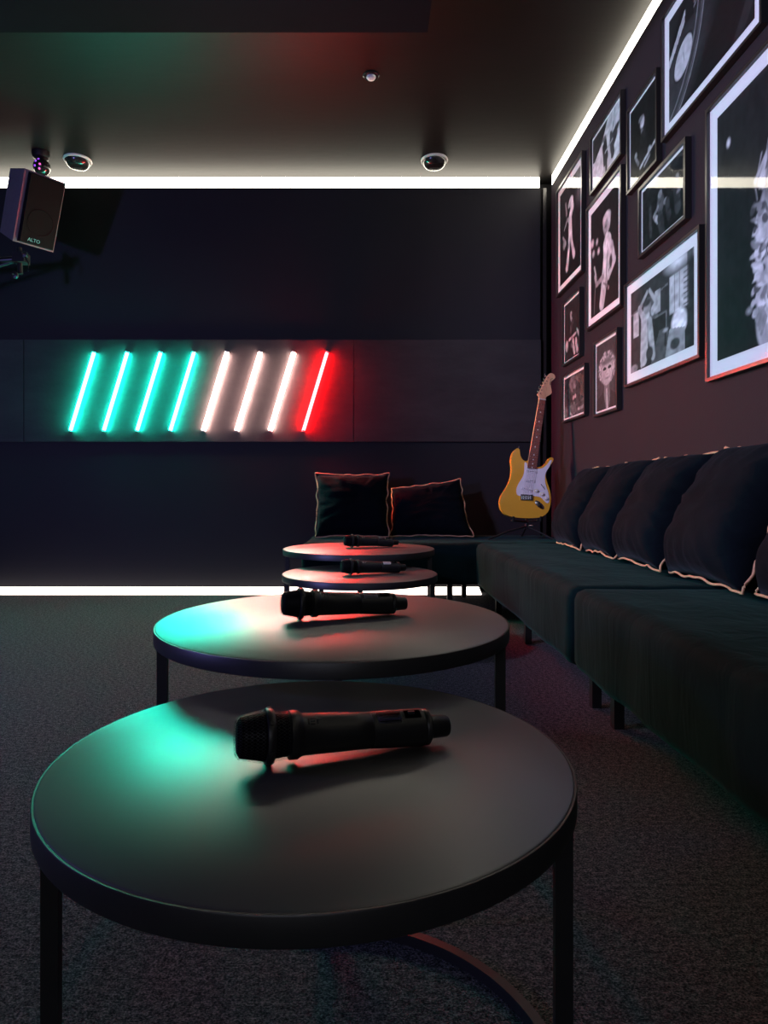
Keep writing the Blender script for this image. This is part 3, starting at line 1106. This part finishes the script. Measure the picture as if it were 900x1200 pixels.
def art_portrait_dark(a):  # standing figure half lost in the dark
    a.bg(.008, .012)
    a.ell(.47, .68, .085, .075, .45)
    a.ell(.49, .66, .05, .06, .62)
    a.ell(.43, .74, .10, .035, .20)
    a.cap((.46, .58), (.50, .50), .03, .05, .18)
    a.cap((.50, .46), (.50, .22), .10, .13, .02)
    a.ell(.22, .34, .05, .04, .42)
    a.cap((.22, .30), (.32, .20), .02, .03, .25)
    a.ell(.74, .22, .055, .04, .5)
    a.cap((.40, .12), (.95, .24), .022, .018, .55)
    a.cap((.55, .08), (.75, .14), .016, .02, .3)
    a.grain(.5, 22)


def art_singer(a):       # bare-chested singer with a microphone, stage lights to the left
    a.bg(.010, .016)
    for (x, y, s) in ((.06, .71, .045), (.24, .68, .032), (.10, .60, .036), (.30, .58, .034), (.66, .16, .012)):
        a.ell(x, y, s * 1.2, s * .8, .55, soft=.03)
    a.ell(.60, .76, .13, .095, .50)
    a.ell(.60, .80, .14, .06, .62)
    a.ell(.58, .72, .085, .075, .34)
    a.ell(.56, .735, .03, .010, .08)
    a.ell(.58, .675, .035, .010, .08)
    a.cap((.60, .64), (.62, .56), .04, .05, .46)
    a.cap((.62, .56), (.62, .40), .10, .085, .66)
    a.cap((.60, .44), (.50, .22), .085, .07, .62)
    a.cap((.50, .22), (.42, .06), .068, .06, .50)
    a.cap((.76, .52), (.86, .36), .04, .035, .52)
    a.cap((.86, .36), (.66, .26), .034, .03, .50)
    a.ell(.74, .38, .05, .06, .05)
    a.cap((.62, .50), (.56, .18), .008, .008, .20)
    a.cap((.48, .24), (.64, .18), .010, .008, .15)
    a.cap((.14, .46), (.18, .40), .014, .014, .45)
    a.cap((.18, .37), (.22, .28), .028, .022, .42)
    a.cap((.22, .28), (.46, .30), .020, .03, .35)
    a.cap((.17, .28), (.13, .02), .006, .006, .22)
    a.grain(.35, 24)


def art_trio(a):         # three players on a dim stage
    a.bg(.012, .02)
    a.ell(.46, .52, .09, .16, .10)
    a.ell(.45, .68, .05, .06, .30)
    a.cap((.32, .38), (.40, .28), .05, .06, .38)
    a.cap((.40, .50), (.30, .40), .03, .04, .26)
    a.cap((.45, .30), (.50, .05), .10, .09, .05)
    a.ell(.58, .48, .05, .05, .30)
    a.cap((.62, .45), (.66, .20), .07, .08, .04)
    a.ell(.84, .66, .05, .07, .22)
    a.cap((.82, .55), (.86, .20), .09, .10, .05)
    a.ell(.88, .44, .05, .03, .18)
    a.cap((.20, .62), (.22, .14), .05, .05, .05)
    a.grain(.6, 20)


def art_room(a):         # landscape: robed person stretching in a sunlit room
    a.bg(.03, .05)
    a.rect(0, 1, .80, 1, .045)
    a.poly([(0, .70), (.64, .80), (.64, .82), (0, .73)], .16)
    a.rect(.05, .15, .42, .72, .50)
    a.rect(.30, .48, .52, .80, .13)
    a.rect(.43, .52, .56, .82, .42)
    a.rect(.66, .93, .45, .86, .55)
    for k in range(7):
        a.rect(.86, .95, .47 + k * .055, .485 + k * .055, .12)
    for x in (.73, .80):
        a.rect(x, x + .010, .45, .86, .22)
    a.ell(.80, .98, .14, .07, .75, soft=.12)
    a.rect(.42, .62, .28, .52, .025)
    a.rect(.42, .62, .51, .525, .22)
    a.rect(.605, .62, .28, .52, .22)
    a.poly([(.36, .0), (.50, .34), (.62, .34), (.74, .0)], .10)
    a.ell(.80, .32, .11, .14, .9, soft=.05)
    a.poly([(.60, .04), (.66, .30), (.88, .24), (.88, .0), (.60, .0)], .34)
    a.ell(.74, .11, .07, .06, .05)
    a.cap((.60, .30), (.60, .16), .02, .03, .03)
    a.ell(.60, .31, .035, .02, .45)
    a.cap((.27, .58), (.24, .12), .12, .10, .52)
    a.cap((.34, .50), (.40, .10), .07, .06, .46)
    a.cap((.22, .62), (.16, .74), .045, .04, .46)
    a.cap((.17, .74), (.30, .88), .032, .025, .44)
    a.cap((.40, .62), (.47, .68), .06, .05, .50)
    a.cap((.46, .68), (.34, .88), .036, .025, .44)
    a.ell(.30, .70, .065, .08, .30)
    a.ell(.29, .755, .07, .04, .05)
    a.cap((.31, .55), (.31, .24), .008, .008, .20)
    a.cap((.24, .14), (.20, .04), .05, .03, .44)
    a.ell(.34, .14, .06, .08, .05)
    a.ell(.06, .04, .07, .05, .26)
    a.rect(.91, .985, .0, 1, .03, k=.8)
    a.grain(.35, 26)


def art_small_stage(a):
    a.bg(.012, .02)
    a.ell(.42, .77, .06, .045, .32)
    a.cap((.42, .72), (.50, .60), .035, .04, .40)
    a.cap((.50, .62), (.42, .50), .05, .07, .06)
    a.cap((.30, .34), (.75, .38), .025, .02, .40)
    a.cap((.80, .44), (.92, .32), .02, .03, .40)
    a.ell(.14, .26, .10, .10, .34)
    a.cap((.55, .28), (.64, .08), .05, .05, .40)
    a.cap((.74, .26), (.82, .08), .045, .05, .44)
    a.ell(.48, .22, .08, .05, .14)
    a.grain(.6, 20)


def art_crowd(a):
    a.bg(.06, .03)
    a.ell(.46, .82, .22, .16, .12)
    a.ell(.46, .68, .12, .10, .18)
    a.cap((.48, .58), (.50, .30), .08, .09, .05)
    a.cap((.50, .32), (.50, .06), .02, .02, .50)
    a.ell(.46, .44, .05, .06, .35)
    a.ell(.56, .46, .04, .05, .30)
    a.poly([(0, .0), (1, .12), (1, .34), (.6, .26), (0, .30)], .10)
    a.cap((.70, .12), (1, .14), .03, .04, .40)
    a.cap((.30, .08), (.40, .02), .03, .03, .35)
    a.grain(.9, 16)


def art_sunglasses(a):   # person with curly pale hair in dark glasses
    a.bg(.06, .04)
    rng = np.random.RandomState(3)
    a.cap((.52, .34), (.54, .0), .10, .13, .16)
    a.poly([(.0, .0), (.0, .16), (.36, .26), (.47, .0)], .03)
    a.poly([(1., .0), (1., .16), (.70, .26), (.62, .0)], .03)
    a.ell(.52, .60, .40, .235, .20, soft=.03)
    for k in range(150):
        t = rng.uniform(0, 2 * PI)
        r = rng.uniform(.66, 1.02)
        a.ell(.52 + .39 * r * math.cos(t), .60 + .23 * r * math.sin(t), .045, .015, rng.uniform(.08, .62), rot=rng.uniform(-70, 70), soft=.010)
    a.ell(.53, .545, .255, .165, .38, soft=.02)
    a.ell(.53, .43, .185, .085, .38, soft=.02)
    a.ell(.62, .52, .13, .12, .48, soft=.08)
    a.ell(.53, .69, .24, .040, .13, soft=.03)
    for x in (.415, .655):
        a.ell(x, .595, .105, .036, .60, soft=.008)
        a.ell(x, .595, .088, .027, .012, soft=.008)
    a.rect(.50, .57, .597, .606, .6)
    a.ell(.54, .525, .040, .030, .50, soft=.02)
    a.ell(.54, .503, .042, .006, .15)
    a.ell(.54, .448, .080, .011, .15)
    a.cap((.51, .28), (.54, .02), .016, .022, .52)
    a.grain(.3, 24)


def art_turntable(a):    # record player seen close: label disc, tone arm, platter edge
    a.bg(.012, .018)
    a.ell(.34, .42, .90, .80, .030, rot=28, soft=.02)
    a.ell(.30, .42, .82, .72, .012, rot=28, soft=.02)
    a.ell(.12, .30, .48, .30, .05, rot=34, soft=.2)
    a.poly([(0, .52), (.30, .86), (.30, .98), (0, .60)], .50)
    a.poly([(.0, .66), (.20, 1), (0, 1)], .02)
    a.poly([(.22, .74), (.34, .74), (.36, 1), (.24, 1)], .015)
    for k in range(5):
        a.poly([(.34, .78 + k * .04), (.46, .88 + k * .04), (.46, .895 + k * .04), (.34, .795 + k * .04)], .30)
    a.ell(.20, .46, .150, .150, .010, rot=38, soft=.01)
    a.ell(.20, .46, .135, .138, .55, rot=38, soft=.01)
    a.cap((.205, .50), (.215, .42), .004, .004, .05)
    a.cap((.50, .72), (.64, .96), .012, .010, .20)
    for (r, v) in ((.86, .30), (.89, .06), (.92, .16), (.945, .35), (.975, .03)):
        # platter edge: arcs of a big circle
        dx = (a.U + .36) * a.asp
        dy = a.V - .98
        d = np.abs(np.sqrt(dx * dx + dy * dy) - r * 1.28)
        a._mix(np.clip(1 - d / .014, 0, 1), v)
    a.cap((.70, .90), (.72, .78), .022, .016, .45)
    for k in range(4):
        a.cap((.86 + k * .03, 1.0), (.84 + k * .03, .88), .006, .005, .35)
    a.grain(.2, 30)


def art_frills(a):       # big portrait: performer in a ruffled white costume, head turned
    a.bg(.016, .020)
    a.ell(.125, .855, .020, .017, .62, soft=.012)
    rng = np.random.RandomState(5)
    a.cap((.66, .46), (.66, .08), .155, .165, .50)
    a.ell(.62, .58, .15, .10, .26)          # face in half shade
    a.ell(.57, .60, .05, .035, .44)
    a.ell(.55, .555, .035, .012, .10)
    a.ell(.54, .625, .030, .010, .06)
    for k in range(34):                      # loose hair
        x0 = rng.uniform(.50, .85)
        a.cap((x0, rng.uniform(.68, .75)), (x0 + rng.uniform(-.14, .05), rng.uniform(.56, .66)), .006, .010, rng.uniform(.10, .62), soft=.008)
    a.cap((.46, .70), (.40, .60), .004, .003, .40, soft=.006)
    a.cap((.40, .60), (.42, .54), .003, .003, .35, soft=.006)
    for k in range(70):                      # ruffles down the front and the sleeve
        y = .09 + .44 * k / 70
        x = .42 + .05 * math.sin(k * .9) + .05 * rng.rand()
        val = rng.choice([.72, .60, .50, .10, .28])
        a.ell(x, y, .018 + .035 * rng.rand(), .006 + .012 * rng.rand(), val, rot=rng.uniform(-70, 70), soft=.006)
    for k in range(40):
        x, y = rng.uniform(.52, .9), rng.uniform(.06, .46)
        a.cap((x, y), (x + rng.uniform(-.06, .06), y + rng.uniform(-.06, .06)), .003, .007, rng.choice([.12, .25, .70]), soft=.006)
    a.poly([(.50, .34), (.54, .37), (.56, .34), (.52, .31)], .08)
    a.poly([(.51, .34), (.54, .36), (.55, .34), (.52, .32)], .60)
    for k in range(4):                       # hand
        a.cap((.46 + k * .012, .13 - k * .012), (.41 + k * .016, .10 - k * .020), .012, .008, .34 - .05 * (k % 2), soft=.006)
    a.ell(.34, .145, .022, .010, .5)
    a.grain(.3, 34)


def make_picture(y0, y1, z0, z1, mat_w, fw, art, label, seed):
    """hangs on the right wall, facing -X; the photograph's left side is at larger y"""
    w, h = y1 - y0, z1 - z0
    root = empty('framed_photo', (XR - 0.002, (y0 + y1) / 2, z0), label, 'picture', 'framed black and white photographs')
    d = 0.026
    fr = MB()
    o = [(-w / 2, 0), (w / 2, 0), (w / 2, h), (-w / 2, h)]
    i = [(-w / 2 + fw, fw), (w / 2 - fw, fw), (w / 2 - fw, h - fw), (-w / 2 + fw, h - fw)]
    def ring(pts, x):
        return [fr.bm.verts.new((x, y, z)) for y, z in pts]
    ob, of, inf, inb = ring(o, 0), ring(o, -d), ring(i, -d), ring(i, -0.008)
    for A, B in ((ob, of), (of, inf), (inf, inb), (inb, ob)):
        for k in range(4):
            j = (k + 1) % 4
            fr.bm.faces.new((A[k], A[j], B[j], B[k]))
    fr.bevel(0.0015, 1).build('moulding', 'frame_black', root, 20)
    MB().box(-0.0135, -0.001, -w / 2 + fw * .5, w / 2 - fw * .5, fw * .5, h - fw * .5).build('mat_board', 'mat_card', root, 0)
    pw, ph = w - 2 * fw - 2 * mat_w, h - 2 * fw - 2 * mat_w
    A = Art(pw, ph, 200, seed)
    art(A)
    nx, ny = A.nx, A.ny
    V = np.zeros(((nx + 1) * (ny + 1), 3))
    V[:, 0] = -0.0140
    V[:, 1] = (pw / 2 - A.U * pw).ravel()
    V[:, 2] = (fw + mat_w + A.V * ph).ravel()
    I = np.arange((nx + 1) * (ny + 1)).reshape(ny + 1, nx + 1)
    Q = np.stack([I[:-1, :-1], I[:-1, 1:], I[1:, 1:], I[1:, :-1]], -1).reshape(-1, 4)
    me = bpy.data.meshes.new('print')
    me.from_pydata(V.tolist(), [], Q.tolist())
    at = me.color_attributes.new('tone', 'FLOAT_COLOR', 'POINT')
    g = np.clip(A.img, 0, 1).ravel()
    C = np.stack([g * 1.0, g * 0.97, g * 1.02, np.ones_like(g)], -1)
    at.data.foreach_set('color', C.ravel().astype(np.float32))
    me.update()
    link_mesh('print', me, 'photo_print', root, 0)
    gb = MB()
    gb.bm.faces.new([gb.bm.verts.new((-0.0175, yy, zz)) for yy, zz in ((w / 2 - fw * .7, fw * .7), (-w / 2 + fw * .7, fw * .7), (-w / 2 + fw * .7, h - fw * .7), (w / 2 - fw * .7, h - fw * .7))])
    me = bpy.data.meshes.new('glass')
    gb.bm.normal_update()
    if gb.bm.faces[:][0].normal.x > 0:
        bmesh.ops.reverse_faces(gb.bm, faces=gb.bm.faces[:])
    gb.bm.to_mesh(me)
    gb.bm.free()
    link_mesh('glass', me, 'picture_glass', root, 0)
    return root


PICS = [
    (4.05, 4.61, 2.118, 2.868, .045, .016, art_dancer, 'tall framed photo of a figure in pale flared trousers, by the corner'),
    (3.424, 3.908, 2.520, 2.860, .012, .014, art_stringplayer, 'framed photo of guitar players on a bright ground, near the ceiling'),
    (2.999, 3.351, 2.268, 2.698, .012, .014, art_portrait_dark, 'framed dark portrait with a faint face, between guitar players and turntable'),
    (3.424, 3.978, 1.724, 2.467, .045, .016, art_singer, 'tall framed photo of a bare-chested singer with a microphone'),
    (2.728, 3.208, 1.889, 2.232, .014, .016, art_trio, 'small framed photo of three players, light streak across its glass'),
    (2.612, 3.384, 1.284, 1.817, .050, .014, art_room, 'landscape framed photo of a robed person stretching in a room'),
    (4.092, 4.465, 1.603, 2.035, .012, .014, art_small_stage, 'small narrow framed stage photo below the flared trousers one'),
    (4.000, 4.475, 1.218, 1.540, .014, .014, art_crowd, 'lowest small framed photo, next to the guitar headstock'),
    (3.476, 3.850, 1.186, 1.625, .014, .015, art_sunglasses, 'small framed portrait of a person in dark sunglasses'),
    (2.199, 2.955, 2.325, 2.888, .045, .012, art_turntable, 'framed photo of a record turntable at the top right'),
    (1.817, 2.566, 1.176, 2.243, .055, .014, art_frills, 'largest framed photo, performer in white ruffles, cut by right edge'),
]
for k, (y0, y1, z0, z1, mw, fw, art, lab) in enumerate(PICS):
    make_picture(y0, y1, z0, z1, mw, fw, art, lab, k + 3)

# ------------------------------------------------------------------ loudspeaker on its wall arm
SPK = Vector((-2.18, 4.246, 2.343))
rz = Matrix.Rotation(R(51), 4, 'Z') @ Matrix.Rotation(R(23), 4, 'X')
sp = empty('loudspeaker', SPK, 'black loudspeaker angled down high on the left', 'loudspeaker')
sp.rotation_euler = rz.to_euler()
w2, hh, dp = 0.128, 0.443, 0.265
# cabinet, front at y=0, narrowing to the back
MB().hexa([(-w2, 0.0, 0), (w2, 0.0, 0), (w2 * 0.87, dp, 0.02), (-w2 * 0.87, dp, 0.02),
           (-w2, 0.0, hh), (w2, 0.0, hh), (w2 * 0.87, dp, hh - 0.02), (-w2 * 0.87, dp, hh - 0.02)]).bevel(0.012, 3).build('cabinet', 'speaker_shell', sp)
gr = MB().hexa([(-w2 + 0.035, -0.018, 0.015), (w2 - 0.012, -0.018, 0.015), (w2 - 0.006, 0.004, 0.008), (-w2 + 0.022, 0.004, 0.008),
                (-w2 + 0.035, -0.018, hh - 0.015), (w2 - 0.012, -0.018, hh - 0.015), (w2 - 0.006, 0.004, hh - 0.008), (-w2 + 0.022, 0.004, hh - 0.008)]).bevel(0.006, 2).build('grille', 'speaker_grille', sp)
MB().lathe([(0.082, -0.001), (0.084, 0.0015), (0.080, 0.0022), (0.078, -0.001)], 40, Matrix.Translation((0.01, -0.0175, 0.155)) @ Matrix.Rotation(PI / 2, 4, 'X'), cap=False).build('woofer_ring', 'speaker_grille', gr)
text_mesh('badge', 'ALTO', 0.030, 'speaker_badge', sp, Matrix.Translation((-0.012, -0.0200, 0.038)) @ Matrix.Rotation(PI / 2, 4, 'X'))
# the arm
br = empty('speaker_bracket', (XL, 4.25, 2.22), 'black clamp arm carrying the loudspeaker', 'bracket')
MB().box(0.0, 0.015, -0.07, 0.07, -0.16, 0.14).bevel(0.003, 1).build('wall_plate', 'housing_black', br)
end = Vector((-2.31, 4.33, 2.295)) - Vector((XL, 4.25, 2.22))
MB().rod((0.012, 0, 0.0), end, 0.020, 14).build('arm', 'housing_black', br)
MB().rod((0.012, 0, -0.12), (end.x - 0.05, end.y, end.z - 0.02), 0.012, 12).build('brace', 'housing_black', br)
MB().box(end.x - 0.035, end.x + 0.045, end.y - 0.04, end.y + 0.04, end.z - 0.03, end.z + 0.035).bevel(0.008, 2).build('clamp', 'housing_black', br)
MB().rod((end.x, end.y, end.z - 0.10), (end.x - 0.01, end.y + 0.004, end.z + 0.075), 0.017, 12).build('pole', 'housing_black', br)
for dx, dz in ((0.052, 0.012), (-0.01, -0.125)):
    kb = MB().lathe([(0.010, -0.02), (0.022, -0.012), (0.022, 0.008), (0.010, 0.012)], 10, Matrix.Translation((end.x + dx, end.y - 0.052, end.z + dz)) @ Matrix.Rotation(PI / 2, 4, 'X')).build('clamp_knob', 'housing_black', br)
    MB().rod((end.x + dx, end.y - 0.064, end.z + dz), (end.x + dx, end.y - 0.072, end.z + dz), 0.007, 10).build('knob_bolt', 'chrome', kb)
MB().tube([(end.x + 0.05, end.y - 0.05, end.z + 0.01), (end.x + 0.085, end.y - 0.055, end.z - 0.05), (end.x + 0.080, end.y - 0.055, end.z - 0.10)], 0.006, 8).build('clamp_lever', 'housing_black', br)

# ------------------------------------------------------------------ things on the ceiling
def ceiling_dome(x, y, label):
    root = empty('ceiling_dome', (x, y, HC), label, 'ceiling fitting', 'black ceiling domes')
    MB().lathe([(0.094, 0.0), (0.096, -0.006), (0.092, -0.014), (0.080, -0.016)], 40).build('base_ring', 'ring_white', root)
    MB().lathe([(0.086, -0.014), (0.082, -0.030), (0.064, -0.050), (0.050, -0.056), (0.012, -0.058)], 40).build('dome', 'dome_black', root)
    MB().box(-0.03, 0.03, -0.004, 0.004, -0.0595, -0.054).build('vent_slot', 'housing_black', root)
    return root


ceiling_dome(0.463, 4.60, 'black ceiling dome right of centre, beside the back light strip')
ceiling_dome(-2.05, 4.60, 'black ceiling dome at left, next to the violet party light')

pl = empty('party_light', (-2.26, 4.50, HC), 'small black party light with violet beams above the loudspeaker', 'party light')
MB().lathe([(0.058, 0.0), (0.060, -0.012), (0.052, -0.040), (0.030, -0.050)], 28).build('base', 'housing_black', pl)
MB().rod((0, 0, -0.045), (0.006, -0.01, -0.070), 0.020, 14).build('neck', 'housing_black', pl)
ball = MB()
bmesh.ops.create_uvsphere(ball.bm, u_segments=28, v_segments=18, radius=0.056, matrix=Matrix.Translation((0.012, -0.01, -0.108)))
bo = ball.build('ball_head', 'dome_black', pl)
for k, (ax, az) in enumerate(((-18, 20), (14, -4), (8, -34), (-24, -12), (-2, 40))):
    q = Matrix.Rotation(R(ax), 4, 'Z') @ Matrix.Rotation(R(-az), 4, 'X')
    n_ = q @ Vector((0, -1, 0))
    c = Vector((0.012, -0.01, -0.108)) + n_ * 0.0545
    MB().lathe([(0.0075, 0), (0.007, 0.004), (0.003, 0.006)], 10, Matrix.Translation(c) @ n_.to_track_quat('Z', 'Y').to_matrix().to_4x4()).build('lens', 'lens_magenta' if k in (1, 2) else 'lens_violet', bo)

sn = empty('ceiling_sensor', (0.014, 3.67, HC), 'small round ceiling sensor with a pale lens near the centre', 'sensor')
MB().lathe([(0.046, 0.0), (0.047, -0.004), (0.040, -0.010), (0.030, -0.010)], 32).build('trim_ring', 'dome_black', sn)
MB().lathe([(0.027, -0.006), (0.026, -0.016), (0.018, -0.024), (0.004, -0.027)], 24).build('lens', 'sensor_lens', sn)
